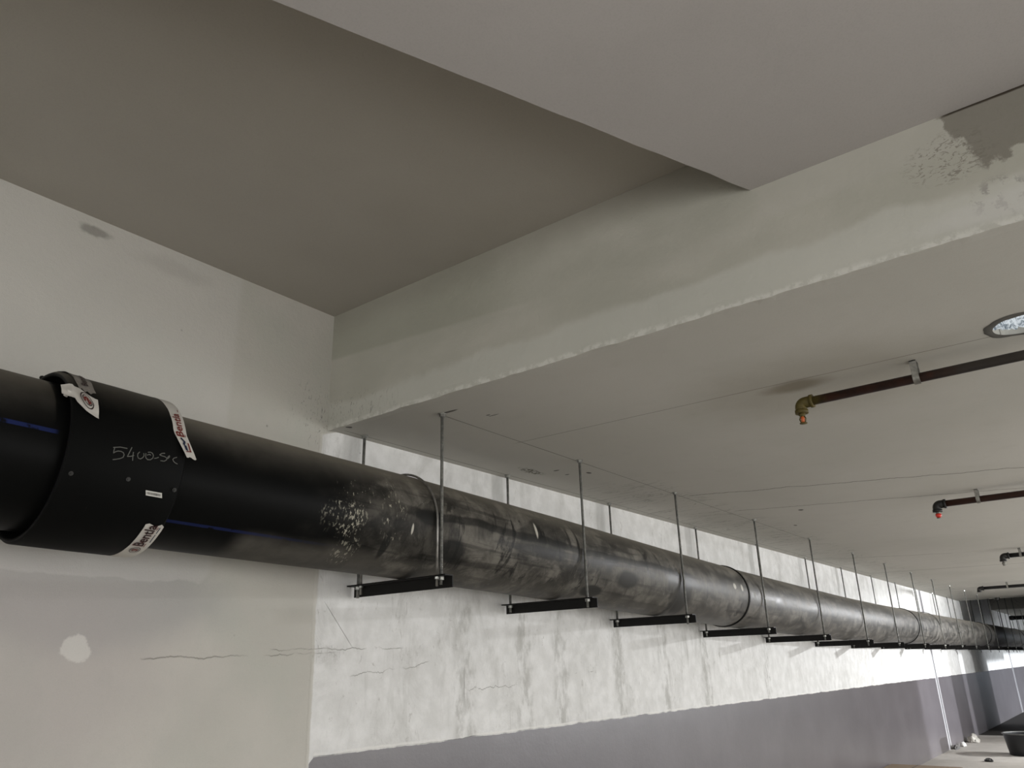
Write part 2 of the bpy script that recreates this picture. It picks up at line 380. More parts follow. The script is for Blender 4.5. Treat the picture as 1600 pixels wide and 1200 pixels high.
# lower slab over the right, its free edge running slantwise
mb = MB(); pts = [(XB + .01, .743), (.843, 1.373), (-3.6, 3.108), (-6.5, 3.108), (-6.5, YR - .1), (XB + .01, YR - .1)]
e = []
for i in range(60):
    t = i / 59; px_ = XB + .01 + (-3.6 - XB) * t; py_ = .743 + (3.108 - .743) * t + .006 * mnoise.noise(Vector((t * 40, 0, 0)))
    e.append((px_, py_))
prof = e + pts[3:]
n = len(prof); lo = [(a, b, ZS) for a, b in prof]; hi = [(a, b, ZR + .05) for a, b in prof]
mb.poly(lo)
for i in range(n):
    j = (i + 1) % n; mb.quad(lo[i], lo[j], hi[j], hi[i])
struct('ceiling', mb, SOFF)
# open side: piers, upstand and lintel
mb = MB(); opens = [(-3.9, -.5, .65, 2.35), (.9, 4.7, .65, 2.35), (5.8, 9.8, .65, 2.35), (10.6, 14.2, .65, 2.35), (14.9, 18.0, 0, 2.4), (19.3, 19.72, 0, 2.4), (23.0, 36, 0, 2.4), (37, 50, 0, 2.4)]
xx = XM
for a, b, z0, z1 in opens:
    mb.box((xx, YR - .3, 0), (a, YR, ZR + .3)); mb.box((a, YR - .3, z1), (b, YR, ZR + .3))
    if z0: mb.box((a, YR - .3, 0), (b, YR, z0))
    xx = b
mb.box((xx, YR - .3, 0), (XE, YR, ZR + .3)); struct('wall_right', mb, WHITE)
mb = MB(); mb.box((20.0, YR, 0), (22.95, 1.6, ZR + .1)); mb.box((22.95, YR, 2.2), (26.3, 1.6, ZR + .1)); struct('shade_block', mb, slab_material('shade_block_dark', (.10, .095, .085), (.15, .14, .13)))  # unseen blocks added to shade the far wall, dark to cut bounce
mb = MB(); mb.box((XE, YR - .3, 0), (XE + .2, W + .2, ZR + .3)); struct('wall_far', mb, WHITE)
mb = MB(); mb.box((XM - .2, YR - .3, 0), (XM, W + .2, .45)); mb.box((XM - .2, YR - .3, 2.55), (XM, W + .2, ZR + .3)); mb.box((XM - .2, YR - .3, .45), (XM, -2.5, 2.55)); mb.box((XM - .2, 2.1, .45), (XM, W + .2, 2.55)); struct('wall_back', mb, WHITE)
mb = MB(); mb.box((-14, -14, -.2), (14.95, -13.7, 6)); struct('sun_blocker', mb, WHITE)  # unseen wall added to keep the sun off the near bays
mb = MB(); mb.box((-14, -40, -.3), (70, YR - .3, -.1)); struct('floor_outside', mb, FLOOR)

# ------------------------------------------------------------------ pipe materials (UV: u = metres along, v = degrees round / 100, 0 faces the garage)
def pipe_material(name, dusty=True):
    m = NT(name, .4, .2); u, v, _ = m.xyz(m.UV)
    v3 = m.mul(v, .43)
    P2 = m.vec(u, v3, 0)
    wob = m.noise(P2, 2.2, 5); mid = m.noise(P2, 7, 6, .65, .4)
    swirl = m.noise(m.vec(m.mul(u, 5.0), m.mul(v3, 1.6), 2), 1.7, 7, .68, 1.6)
    lengthy = m.noise(m.vec(m.mul(u, .5), m.mul(v3, 9), 0), 1.6, 5, .6, .3)
    scratch = m.noise(m.vec(m.mul(u, 22), m.mul(v3, 4), 1), 2.2, 6, .75, 2.2)
    topd = m.mul(m.step(m.add(v, m.mul(m.sub(wob, .5), .35)), .05, .75), .95)
    if dusty:
        zone = m.step(m.add(u, m.mul(m.sub(wob, .5), .9)), 1.9, 2.6)
        blot = m.noise(m.vec(m.mul(u, .9), m.mul(v3, 1.5), 7), 2.6, 6, .6, .8)
        body = m.mul(zone, m.mul(m.add(.50, m.mul(m.step(mid, .35, .65), .45)), m.sub(1, m.mul(m.step(blot, .50, .60), .55))))
        wipe = m.mul(m.step(swirl, .55, .63), m.step(u, 2.2, 2.9))
        body = m.mul(body, m.sub(1, m.mul(wipe, .82)))
        lb = m.mul(m.step(lengthy, .54, .62), .5)
        body = m.mul(body, m.sub(1, lb))
        wavy = m.mul(m.band(m.add(v, m.mul(m.sub(wob, .5), .22)), .02, .085, .03), m.band(u, 2.6, 5.2, .3))
        body = m.mul(body, m.sub(1, m.mul(wavy, .7)))
        under = m.mul(m.step(m.add(v, m.mul(m.sub(wob, .5), .2)), -.38, -.60), m.mul(m.step(u, 1.62, 1.72), .55))
        d = m.mx(m.mx(topd, body), under)
        d = m.mul(d, m.step(u, -.2, .2)) if False else d
    else:
        d = m.mul(m.mul(topd, .75), m.step(m.add(u, m.mul(m.sub(mid, .5), .01)), .938, .93))
    d = m.mul(d, m.add(.7, m.mul(lengthy, .5)))
    dust = m.mix(m.step(mid, .3, .7), (.105, .097, .083), (.16, .149, .128))
    dust = m.mix(m.mul(m.step(v, .15, .7), .9), dust, (.25, .226, .185))
    far = m.step(u, 5.5, 8)
    scf = m.noise(m.vec(m.mul(u, 1.2), m.mul(v3, 2.2), 11), 3.2, 8, .75, 1.2)
    dust = m.mix(m.mul(m.mul(far, m.step(scf, .54, .66)), .7), dust, (.30, .29, .27))
    dust = m.mix(m.mul(m.mul(far, m.step(scf, .48, .36)), .8), dust, (.03, .03, .029))
    c = m.mix(d, (.0042, .0044, .0042), dust)
    ls = m.mul(m.mul(m.step(scratch, .62, .68), m.step(wob, .42, .58)), .5)
    if dusty:
        ls = m.mul(ls, m.step(u, 1.9, 2.6))
        c = m.mix(ls, c, (.30, .29, .26))
        # lime splashes
        P3 = m.vec(u, v3, 0); sp = m.noise(m.vec(m.mul(u, 1.0), m.mul(v3, .55), 0), 78, 3, .6, .3)
        sp2 = m.noise(m.vec(m.mul(u, 1.6), m.mul(v3, .5), 4), 60, 3, .6, .3)
        s1 = m.mul(m.blob(u, v, 2.10, -.16, .10, .14, wob, .5), m.mul(m.step(sp, .53, .60), m.step(mid, .42, .56)))
        s1b = m.mul(m.blob(u, v, 2.16, .10, .08, .11, wob, .7), m.step(sp2, .64, .69))
        s2 = m.mul(m.blob(u, v, 2.37, .0, .06, .32, wob, .5), m.mul(m.step(sp2, .60, .65), m.step(mid, .4, .55)))
        s3 = m.mul(m.blob(u, v, 2.17, -.50, .045, .16, wob, .5), m.step(sp, .55, .6))
        c = m.mix(m.mul(m.mx(m.mx(s1, s1b), m.mx(s2, m.mul(s3, .5))), .8), c, (.42, .40, .32))
        s4 = m.mx(m.mx(m.blob(u, v, 2.49, -.145, .006, .05, None), m.blob(u, v, 3.45, .17, .01, .09, None)), m.mx(m.blob(u, v, 6.15, .08, .025, .05, wob), m.blob(u, v, 6.3, .08, .02, .06, wob)))
        c = m.mix(m.mul(s4, .8), c, (.55, .53, .46))
        blk = m.mx(m.mx(m.blob(u, v, 2.60, .015, .10, .09, wob, .3), m.blob(u, v, 2.78, -.30, .085, .12, wob, .35)), m.mx(m.blob(u, v, 2.36, -.36, .02, .15, wob, .3), m.blob(u, v, 4.45, -.22, .12, .12, wob, .4)))
        blk = m.mx(blk, m.mx(m.blob(u, v, 4.1, -.50, .1, .10, wob, .3), m.blob(u, v, 5.25, -.30, .12, .35, swirl, .4, 1.0)))
        c = m.mix(m.mul(blk, .85), c, (.014, .014, .013))
    # blue identification stripe
    sb = m.mx(m.band(v, .042, .070, .003), m.band(v, 1.2, 1.22, .003)) if not dusty else m.band(v, -.475, -.450, .004)
    sf = m.mul(sb, m.step(u, 2.2, 1.5)) if dusty else m.mul(sb, m.step(u, .95, .93))
    sf = m.mul(sf, m.step(m.noise(P2, 25, 3), .3, .45))
    c = m.mix(m.mul(sf, .85 if not dusty else .6), c, (.014, .022, .085))
    m.color(c)
    r = m.add(.40, m.mul(d, .2)); m.L(r, m.b.inputs['Roughness'])
    m.L(m.add(.05, m.mul(m.step(u, 2.2, 9), .75)), m.b.inputs['Specular IOR Level'])
    m.bump(m.add(mid, m.mul(scratch, .4)), .12, .004)
    return m.mat
PIPE = pipe_material('black_pipe_dusty'); PIPEL = pipe_material('black_pipe_clean', False)
def coupling_material():
    m = NT('black_coupling', .55, .05); u, v, _ = m.xyz(m.UV); P2 = m.vec(u, m.mul(v, .45), 0); wob = m.noise(P2, 3, 5); sc = m.noise(m.vec(m.mul(u, 20), m.mul(v, 1.5), 0), 3, 5, .7)
    d = m.mul(m.step(m.add(v, m.mul(m.sub(wob, .5), .3)), .25, 1.0), .75)
    c = m.mix(d, (.0040, .0042, .0040), (.20, .182, .15)); c = m.mix(m.mul(m.mul(m.step(sc, .66, .72), m.step(wob, .5, .6)), .15), c, (.2, .2, .18))
    m.color(c); m.bump(wob, .1, .004); return m.mat
COUP = coupling_material()
BEAD = plain('black_weld_bead', (.005, .005, .005), .55, .15)
def metal(name, col, rough=.45, pitch=0):
    m = NT(name, rough, .5, .75); n = m.noise(m.P, 40, 5)
    m.color(m.mix(m.step(n, .35, .7), tuple(c * .62 for c in col), col))
    if pitch:
        w = m.n.new('ShaderNodeTexWave'); w.bands_direction = 'Z'; w.inputs['Scale'].default_value = pitch; m.L(m.P, w.inputs['Vector']); m.bump(w.outputs[1], .8, .002)
    return m.mat
ROD = metal('galvanised_thread', (.25, .25, .23), .5, 45); NUT = metal('zinc_nut', (.40, .40, .37), .35)
ANGLE = plain('black_painted_steel', (.006, .0055, .005), .6, .25)
STRAPM = metal('u_bolt_steel', (.30, .29, .27), .4)

# ------------------------------------------------------------------ pipe path
KX = [-3, .5, 2.6, 3.9, 5.19, 6.74, 8.26, 9.85, 11.36, 12.93, 14.46, 60]
KZ = [2.314, 2.250, 2.211, 2.172, 2.122, 2.070, 2.036, 2.004, 1.988, 1.984, 1.981, 1.96]
def zaxis(x):
    for i in range(len(KX) - 1):
        if x <= KX[i + 1]: return KZ[i] + (KZ[i + 1] - KZ[i]) * (x - KX[i]) / (KX[i + 1] - KX[i])
    return KZ[-1]
YC, PR = 2.722, .246
def onpipe(x, deg, r):                                                # point at angle deg (0 faces the garage, 90 is the crown)
    a = R(deg); return (x, YC - r * math.cos(a), zaxis(x) + r * math.sin(a))
def shell(prof, seg=72, mat=0, dark=0):                                       # lathe about the pipe axis; prof = [(x, r)]
    mb = MB(); rows = []
    for x, r in prof:
        i0 = len(mb.v); rows.append(i0)
        for k in range(seg + 1): mb.v.append(onpipe(x, -180 + 360 * k / seg, r))
    for i in range(len(rows) - 1):
        for k in range(seg):
            a, b = rows[i] + k, rows[i + 1] + k; xa, xb = prof[i][0], prof[i + 1][0]; da, db = (-180 + 360 * k / seg) / 100, (-180 + 360 * (k + 1) / seg) / 100
            mb.face((a, b, b + 1, a + 1), 1 if i < dark else mat, [(xa, da), (xb, da), (xb, db), (xa, db)], True)
    return mb
def xs_between(a, b): return [a] + [k for k in KX if a + .01 < k < b - .01] + [b]
run = empty('drainage_pipe', (0, YC, 0), 'long black plastic drainage pipe slung under the ceiling along the left wall', 'pipe')
def child(mb, name, mats, parent, off=(0, -YC, 0)):
    o = mb.build(name, mats, parent); o.location = off; return o
child(shell([(x, PR) for x in xs_between(-3, 1.12)]), 'pipe_section', PIPEL, run)['label'] = 'clean black pipe section with a blue stripe'
# the lime-splashed scraped section, then the rest between weld beads
joints = [6.43, 12.85, 19.95, 26.2, 33.2, 41]
a = 1.2
for j in joints:
    child(shell([(x, PR) for x in xs_between(a, j - .012)] + [(j - .004, PR - .004)]), 'pipe_section', PIPE, run)
    child(shell([(j - .014, PR - .002), (j - .012, PR + .006), (j - .002, PR + .009), (j, PR + .001), (j + .002, PR + .009), (j + .012, PR + .006), (j + .014, PR - .002)]), 'weld_bead', BEAD, run)
    a = j + .012
child(shell([(x, PR) for x in xs_between(a, 52)]), 'pipe_section', PIPE, run)
CR = .286
coup = child(shell([(1.06, .2475), (1.05, .2475), (.975, .268), (.965, .270), (.965, CR - .006), (.973, CR), (1.15, CR + .001), (1.337, CR), (1.345, CR - .006), (1.35, .254), (1.345, .2475), (1.15, .2475), (1.06, .2475)], dark=4), 'coupling', [COUP, BEAD], run)
coup['label'] = 'thick black electrofusion coupling with tape round both ends'

TAPE_W = plain('white_tape', (.50, .48, .44), .5, .3); RED = plain('red_print', (.13, .014, .010), .5); DARK = plain('dark_print', (.02, .008, .008), .5); NAVY = plain('navy_print', (.01, .015, .04), .5)
MARK = plain('chalk_marker', (.10, .10, .09), .8); LBL = plain('label_paper', (.55, .54, .5), .6); GREYP = plain('grey_print', (.12, .12, .11), .6)
def text_mesh(body, size):
    c = bpy.data.curves.new('t', 'FONT'); c.body = body; c.size = size; c.resolution_u = 3; c.offset = size * .018
    o = bpy.data.objects.new('t', c); COL.objects.link(o); dg = bpy.context.evaluated_depsgraph_get()
    me = bpy.data.meshes.new_from_object(o.evaluated_get(dg)); vs = [tuple(v.co) for v in me.vertices]; fs = [tuple(p.vertices) for p in me.polygons]
    bpy.data.objects.remove(o); bpy.data.meshes.remove(me); return vs, fs
def put_text(mb, body, size, fn, mat, squash=1):
    vs, fs = text_mesh(body, size); i0 = len(mb.v)
    mb.v += [fn(x * squash, y) for x, y, _ in vs]
    for f in fs: mb.face([i0 + k for k in f], mat)
def strip(mb, pts, w, fn, mat, closed=False):                         # ribbon along a polyline in (s, t) mapped by fn
    pts = [Vector((p[0], p[1])) for p in pts]
    for i in range(len(pts) - 1):
        d = (pts[i + 1] - pts[i]).normalized(); nrm = Vector((-d.y, d.x)) * w / 2; ex = d * w * .3
        q = [pts[i] - ex + nrm, pts[i + 1] + ex + nrm, pts[i + 1] + ex - nrm, pts[i] - ex - nrm]
        i0 = len(mb.v); mb.v += [fn(*p) for p in q]; mb.face((i0, i0 + 1, i0 + 2, i0 + 3), mat)
def emblem(mb, cs, ct, r, fn, m1, m2):
    for rr, w in ((r, r * .16), (r * .72, r * .12)):
        strip(mb, [(cs + rr * math.cos(a * math.pi / 12) * (1.25 if rr == r else 1), ct + rr * math.sin(a * math.pi / 12)) for a in range(25)], w, fn, m1)
    strip(mb, [(cs + r * .4, ct + r * .35), (cs, ct + r * .5), (cs - r * .4, ct + r * .25), (cs + r * .3, ct - r * .2), (cs, ct - r * .5), (cs - r * .4, ct - r * .35)], r * .26, fn, m2)
    strip(mb, [(cs - r * .1, ct + r * .1), (cs + r * .45, ct + r * .05)], r * .2, fn, m2)
def tape(name, surf, s0, s1, halfw, design, seg=20, ragged=.0, parent=coup, label=None, base=None):
    """surf(s, t, lift) -> point; s along the tape, t across it"""
    mb = MB(); nt = 6; rows = []
    for i in range(seg + 1):
        s = s0 + (s1 - s0) * i / seg; row = []
        for j in range(nt + 1):
            t = -halfw + 2 * halfw * j / nt; ss = s
            if i in (0, seg): ss += ragged * (mnoise.noise(Vector((j * 1.3, i, 1))))
            row.append(len(mb.v)); mb.v.append(surf(ss, t, .0012 + .0010 * mnoise.noise(Vector((s * 30, t * 40, 2)))))
        rows.append(row)
    for i in range(seg):
        for j in range(nt): mb.face((rows[i][j], rows[i + 1][j], rows[i + 1][j + 1], rows[i][j + 1]), 0, None, True)
    fn = lambda s, t: surf(s, t, .0036)
    design(mb, fn)
    o = child(mb, name, [base or TAPE_W, RED, DARK, NAVY], parent, (0, 0, 0))
    if label: o['label'] = label
    return o
def bandsurf(xc, r, skew=0.0):                                       # s = arc length from deg 0; t>0 towards the near end (-X)
    def f(s, t, lift):
        deg = math.degrees(s / r); return onpipe(xc - t + skew * s, deg, r + lift)
    return f
def design_bottom(s_b):
    def d(mb, fn):
        emblem(mb, s_b - .026, .001, .016, fn, 2, 1)
        put_text(mb, 'Bentla', .050, lambda x, y: Vector(fn(s_b + x, y - .009)), 1, .85)
        put_text(mb, 'Bentla', .046, lambda x, y: Vector(fn(s_b + .0025 + x, y - .0075)) + Vector((0, -.0005, -.0003)), 2, .9)
        strip(mb, [(s_b, -.015), (s_b + .10, -.015)], .0024, fn, 1)
        strip(mb, [(s_b + .03, -.021), (s_b + .10, -.021)], .003, fn, 3)
    return d
D2 = lambda d: R(d) * CR
tape('tape', bandsurf(1.312, CR), D2(-135), D2(-46), .032, design_bottom(D2(-67)), 26, .02, label='white tape with red and black lettering under the coupling')
def design_edge(mb, fn):
    put_text(mb, 'Bentla', .044, lambda x, y: fn(D2(18) + x, y - .010), 1, 1.0)
    strip(mb, [(D2(19), -.015), (D2(46), -.015)], .003, fn, 1)
    strip(mb, [(D2(12.5), .010), (D2(15), .000), (D2(17), .008)], .008, fn, 3); strip(mb, [(D2(9), .008), (D2(11.5), .006)], .011, fn, 3)
    strip(mb, [(D2(8), -.008), (D2(14), -.014)], .006, fn, 1); strip(mb, [(D2(7.4), .015), (D2(8.2), -.012)], .003, fn, 1)
def edge_surf(s, t, lift):                                            # wraps the crown and peels away past the coupling's edge
    deg = math.degrees(s / CR); peel = max(0, (22 - deg) / 22) if deg < 22 else 0
    x = 1.322 - t * (.9 - .25 * peel) + .045 * peel ** 1.2
    r = CR + lift + .014 * peel ** 1.5
    return onpipe(x, deg, r)
tape('tape', edge_surf, D2(140), D2(3.5), .026, design_edge, 40, .02, label='peeling printed tape on the far edge of the coupling')
def left_surf(s, t, lift):
    deg = math.degrees(s / CR); cr_ = .007 * mnoise.noise(Vector((s * 16, t * 22, 5)))
    return onpipe(1.014 - t, deg, CR + lift + .004 + cr_)
tape('tape', left_surf, D2(112), D2(38), .027, lambda mb, fn: put_text(mb, 'Bentla', .03, lambda x, y: fn(D2(44) + x, y - .008), 2), 30, .03, base=plain('grimy_tape', (.20, .185, .165), .7, .2, 0, .5, 60), label='wrinkled grimy tape over the near rim of the coupling')
# crumpled end of that tape folded back, with its round emblem
mb = MB(); nu, nv = 12, 8
def flap(u, v, lift):
    x = .925 + .115 * u; deg = 42 - 15 * v - 5 * u + 3 * math.sin(u * 5)
    sh = .5 + .5 * min(1, u * 2.2)
    deg = 31 + (deg - 34) * sh
    return onpipe(x, deg, CR + .010 + lift + .006 * mnoise.noise(Vector((u * 4, v * 3, 8))) + (.006 if u < .35 else 0))
for i in range(nu + 1):
    for j in range(nv + 1): mb.v.append(flap(i / nu, j / nv, 0))
for i in range(nu):
    for j in range(nv):
        a = i * (nv + 1) + j; mb.face((a, a + 1, a + nv + 2, a + nv + 1), 0, None, True)
emblem(mb, .0, .0, .019, lambda s, t: flap(.68 + t / .115, .5 + s / .075 * -1, .0035), 2, 1)
child(mb, 'tape_flap', [TAPE_W, RED, DARK], coup, (0, 0, 0))['label'] = 'crumpled white tape end with a round emblem'
for px_, dg_, h in ((.958, 124, .034), (.985, 106, .034), (.945, 30, .016)):
    mb = MB(); p = Vector(onpipe(px_, dg_, CR - .004)); q = Vector(onpipe(px_ + .006, dg_ + 2, CR + h)); mb.cyl(p, p.lerp(q, .6), .007, 7, 0, .005); mb.cyl(p.lerp(q, .6), q, .005, 7, 0, .009)
    child(mb, 'torn_scrap', TAPE_W if dg_ < 60 else BEAD, coup, (0, 0, 0))
# barcode sticker
mb = MB(); fn = lambda u, v, l=.0012: onpipe(1.231 + .056 * u + .006 * (1 - v), -25.8 + 3.3 * v, CR + l)
for i in range(4): mb.quad(fn(i / 4, 0), fn((i + 1) / 4, 0), fn((i + 1) / 4, 1), fn(i / 4, 1))
u_ = .08
while u_ < .9:
    w_ = random.choice((.008, .014, .022)); mb.quad(*[fn(a_, b_, .002) for a_, b_ in ((u_, .26), (u_ + w_, .26), (u_ + w_, .74), (u_, .74))], 1); u_ += w_ + random.choice((.012, .018))
child(mb, 'barcode_sticker', [LBL, GREYP], coup, (0, 0, 0))
# marker writing 5400-Sec, in (metres along, degrees) strokes
ST = [[(1.097, 0.1), (1.118, 1.3), (1.14, 1.4)], [(1.101, 0.3), (1.1, -1.4), (1.1, -3.3)], [(1.1, -3.3), (1.106, -2.2), (1.113, -1.5), (1.122, -1.3), (1.13, -1.8), (1.134, -3.1), (1.132, -4.8), (1.124, -5.9), (1.113, -6.8), (1.102, -7.5)], [(1.155, 2.7), (1.15, -0.4), (1.145, -3.7), (1.155, -3.2), (1.165, -2.2)], [(1.162, -0.2), (1.162, -2.8), (1.164, -5.5)], [(1.182, 0.9), (1.177, -0.5), (1.177, -2.0), (1.181, -3.3), (1.188, -3.5), (1.195, -2.4), (1.198, -0.9), (1.196, 0.5)], [(1.203, 0.8), (1.203, -0.7), (1.205, -2.1), (1.212, -3.0), (1.221, -2.7), (1.228, -1.3), (1.229, 0.5), (1.225, 1.8), (1.218, 2.3), (1.21, 1.9)], [(1.208, -0.1), (1.215, 0.7), (1.22, 0.4)], [(1.234, -1.2), (1.24, -0.8), (1.247, 0.0)], [(1.267, 3.7), (1.257, 3.2), (1.25, 1.9), (1.258, 1.5), (1.268, 1.4), (1.276, 0.7), (1.275, -0.7), (1.268, -1.7), (1.256, -1.9)], [(1.284, 2.8), (1.279, 1.6), (1.278, 0.4), (1.281, 0.9), (1.285, 2.1)], [(1.31, 2.7), (1.301, 1.8), (1.297, 0.8), (1.3, -0.4), (1.307, -1.3), (1.315, -1.7)]]
mb = MB()
for s_ in ST: strip(mb, [(p[0], R(p[1]) * CR) for p in s_], .0028, lambda s, t: onpipe(s, math.degrees(t / CR), CR + .0018), 0)
child(mb, 'handwriting', MARK, coup, (0, 0, 0))['label'] = 'pale handwritten 5400-Sec'
for px_, dg_ in ((.992, -20.6), (1.165, -17.7), (1.325, -19.0)):
    mb = MB(); mb.cyl(onpipe(px_, dg_, CR - .004), onpipe(px_, dg_, CR + .003), .007, 14); mb.cyl(onpipe(px_, dg_, CR + .003), onpipe(px_, dg_, CR + .006), .003, 10)
    child(mb, 'fusion_indicator', plain('grey_plastic', (.02, .02, .018), .35), coup, (0, 0, 0))

# ------------------------------------------------------------------ pipe hangers
YN, YF = 2.464, 3.028
def hexnut(mb, c, r=.0125, h=.011, rot=0):
    x, y, z = c; a = [(x + r * math.cos(k * math.pi / 3 + rot), y + r * math.sin(k * math.pi / 3 + rot)) for k in range(6)]
    i0 = len(mb.v); mb.v += [(p, q, z) for p, q in a] + [(p, q, z + h) for p, q in a]
    for k in range(6): mb.face((i0 + k, i0 + (k + 1) % 6, i0 + 6 + (k + 1) % 6, i0 + 6 + k))
    mb.face([i0 + 5 - k for k in range(6)]); mb.face([i0 + 6 + k for k in range(6)])
def hanger(x, ztop, label, ubolt=False, detail=True, tails=(.045, .045), far_dz=0):
    zf = zaxis(x) - PR - .006                                         # top of the angle's flange (pipe rests on it)
    h = empty('pipe_hanger', (x, 2.746, ztop), label, 'pipe hanger', 'pipe hangers along the drainage pipe')
    o = Vector((x, 2.746, ztop)); off = tuple(-o)
    def kid(mb, name, mat, par=h, bevel=0):
        q = mb.build(name, mat, par, bevel=bevel); q.location = off if par is h else (0, 0, 0); return q
    rods = []
    for y_, tl in ((YN, tails[0]), (YF, tails[1])):
        mb = MB(); n_ = 12 if detail else 8; mb.cyl((x, y_, ztop + .03), (x, y_, zf - .012 - tl), .0078 if y_ == YN else .0078, n_)
        r_ = kid(mb, 'threaded_rod', ROD); rods.append(r_)
        mb = MB(); mb.cyl((x, y_, ztop - .004), (x, y_, ztop), .021, 16); hexnut(mb, (x, y_, ztop - .017), .0155, .014, .3); kid(mb, 'anchor_nut', NUT)
        mb = MB(); mb.cyl((x, y_, zf - .0085), (x, y_, zf - .006), .015, 14); hexnut(mb, (x, y_, zf - .021), .0155, .013, .2 + y_); kid(mb, 'nut', NUT)
    mb = MB()
    y0, y1 = 2.408, 3.072
    L = [(-.035, 0), (.020, 0), (.020, -.056), (.014, -.056), (.014, -.006), (-.035, -.006)]
    a_ = [(x + u, y0, zf + v) for u, v in L]; b_ = [(x + u, y1, zf + v) for u, v in L]
    mb.poly(a_); mb.poly(b_[::-1])
    for i in range(6): mb.quad(a_[i], b_[i], b_[(i + 1) % 6], a_[(i + 1) % 6])
    kid(mb, 'angle_bracket', ANGLE)
    if ubolt:
        ux = x - .026; rr = PR + .010; pts = [(ux, YC - rr, zf - .05)]
        for k in range(41): a = math.pi * k / 40; pts.append((ux, YC - rr * math.cos(a), zaxis(x) + rr * math.sin(a)))
        pts.append((ux, YC + rr, zf - .05)); mb = MB(); mb.tube(pts, .0055, 8)
        ub = kid(mb, 'u_bolt', STRAPM)
        for s_ in (-1, 1):
            mb = MB(); hexnut(mb, (ux, YC + s_ * rr, zf - .018), .011, .010); kid(mb, 'u_bolt_nut', NUT, ub)
    return h
HX_ = [2.66, 3.90, 5.19, 6.74, 8.26, 9.85, 11.36, 12.93, 14.46, 16.0, 17.52, 19.05, 20.58]
ordn = ['first', 'second', 'third', 'fourth', 'fifth', 'sixth', 'seventh', 'eighth', 'ninth', 'tenth', 'eleventh', 'twelfth', 'thirteenth']
extra = [', with a thin U-bolt over the pipe', ', two rods and a black angle', ', just before the first dark weld ring', ', just past the first dark weld ring',
         ' along the pipe', ' along the pipe', ' along the pipe', ', just at the second dark weld ring', ' with a second U-bolt arched over the pipe', ' along the pipe', ' along the pipe', ' along the pipe', ', the last before the dark recess']
for i, x in enumerate(HX_):
    hanger(x, ZC, f'{ordn[i]} threaded-rod pipe hanger from the beam{extra[i]}', ubolt=i in (0, 8), detail=i < 6, tails=(.03, .05) if i == 0 else (.032 + .01 * (i % 3), .036))
x = 22.1
while x < 42:
    rec = x < 26
    hanger(x, ZR if rec else ZC, 'tall rod pipe hanger dropping from the dark ceiling recess far down the pipe' if rec else 'dark slender rod pipe hanger beyond the dark recess at the far end',
           detail=False, tails=(.12, .10))
    x += 1.53

# ------------------------------------------------------------------ sprinkler branches
RUST = plain('dark_red_pipe', (.040, .016, .010), .5, .35, 0, .5, 14); BRN = plain('brown_grey_pipe', (.055, .045, .038), .55, .3, 0, .4, 20)
OLIVE = plain('ochre_stained_fitting', (.085, .065, .016), .6, .3, 0, .5, 30); CLAMP = metal('clamp_steel', (.32, .31, .28), .5)
ORG = plain('orange_bulb', (.55, .12, .03), .35, .5); REDB = plain('red_cap', (.65, .035, .02), .4, .5); BLK = plain('black_iron', (.012, .011, .010), .5, .4)
def fire_pipe_material():
    m = NT('branch_pipe_paint', .5, .35); x, y, z = m.xyz(m.P); n = m.noise(m.P, 14, 5)
    c = m.mix(m.step(n, .35, .7), (.022, .010, .007), (.055, .020, .012))
    c = m.mix(m.step(m.add(y, m.mul(m.sub(n, .5), .1)), .86, .92), c, (.085, .066, .018))
    c = m.mix(m.step(m.add(y, m.mul(m.sub(n, .5), .2)), .52, .25), c, (.050, .042, .036))
    m.color(c); return m.mat
FPIPE = fire_pipe_material()
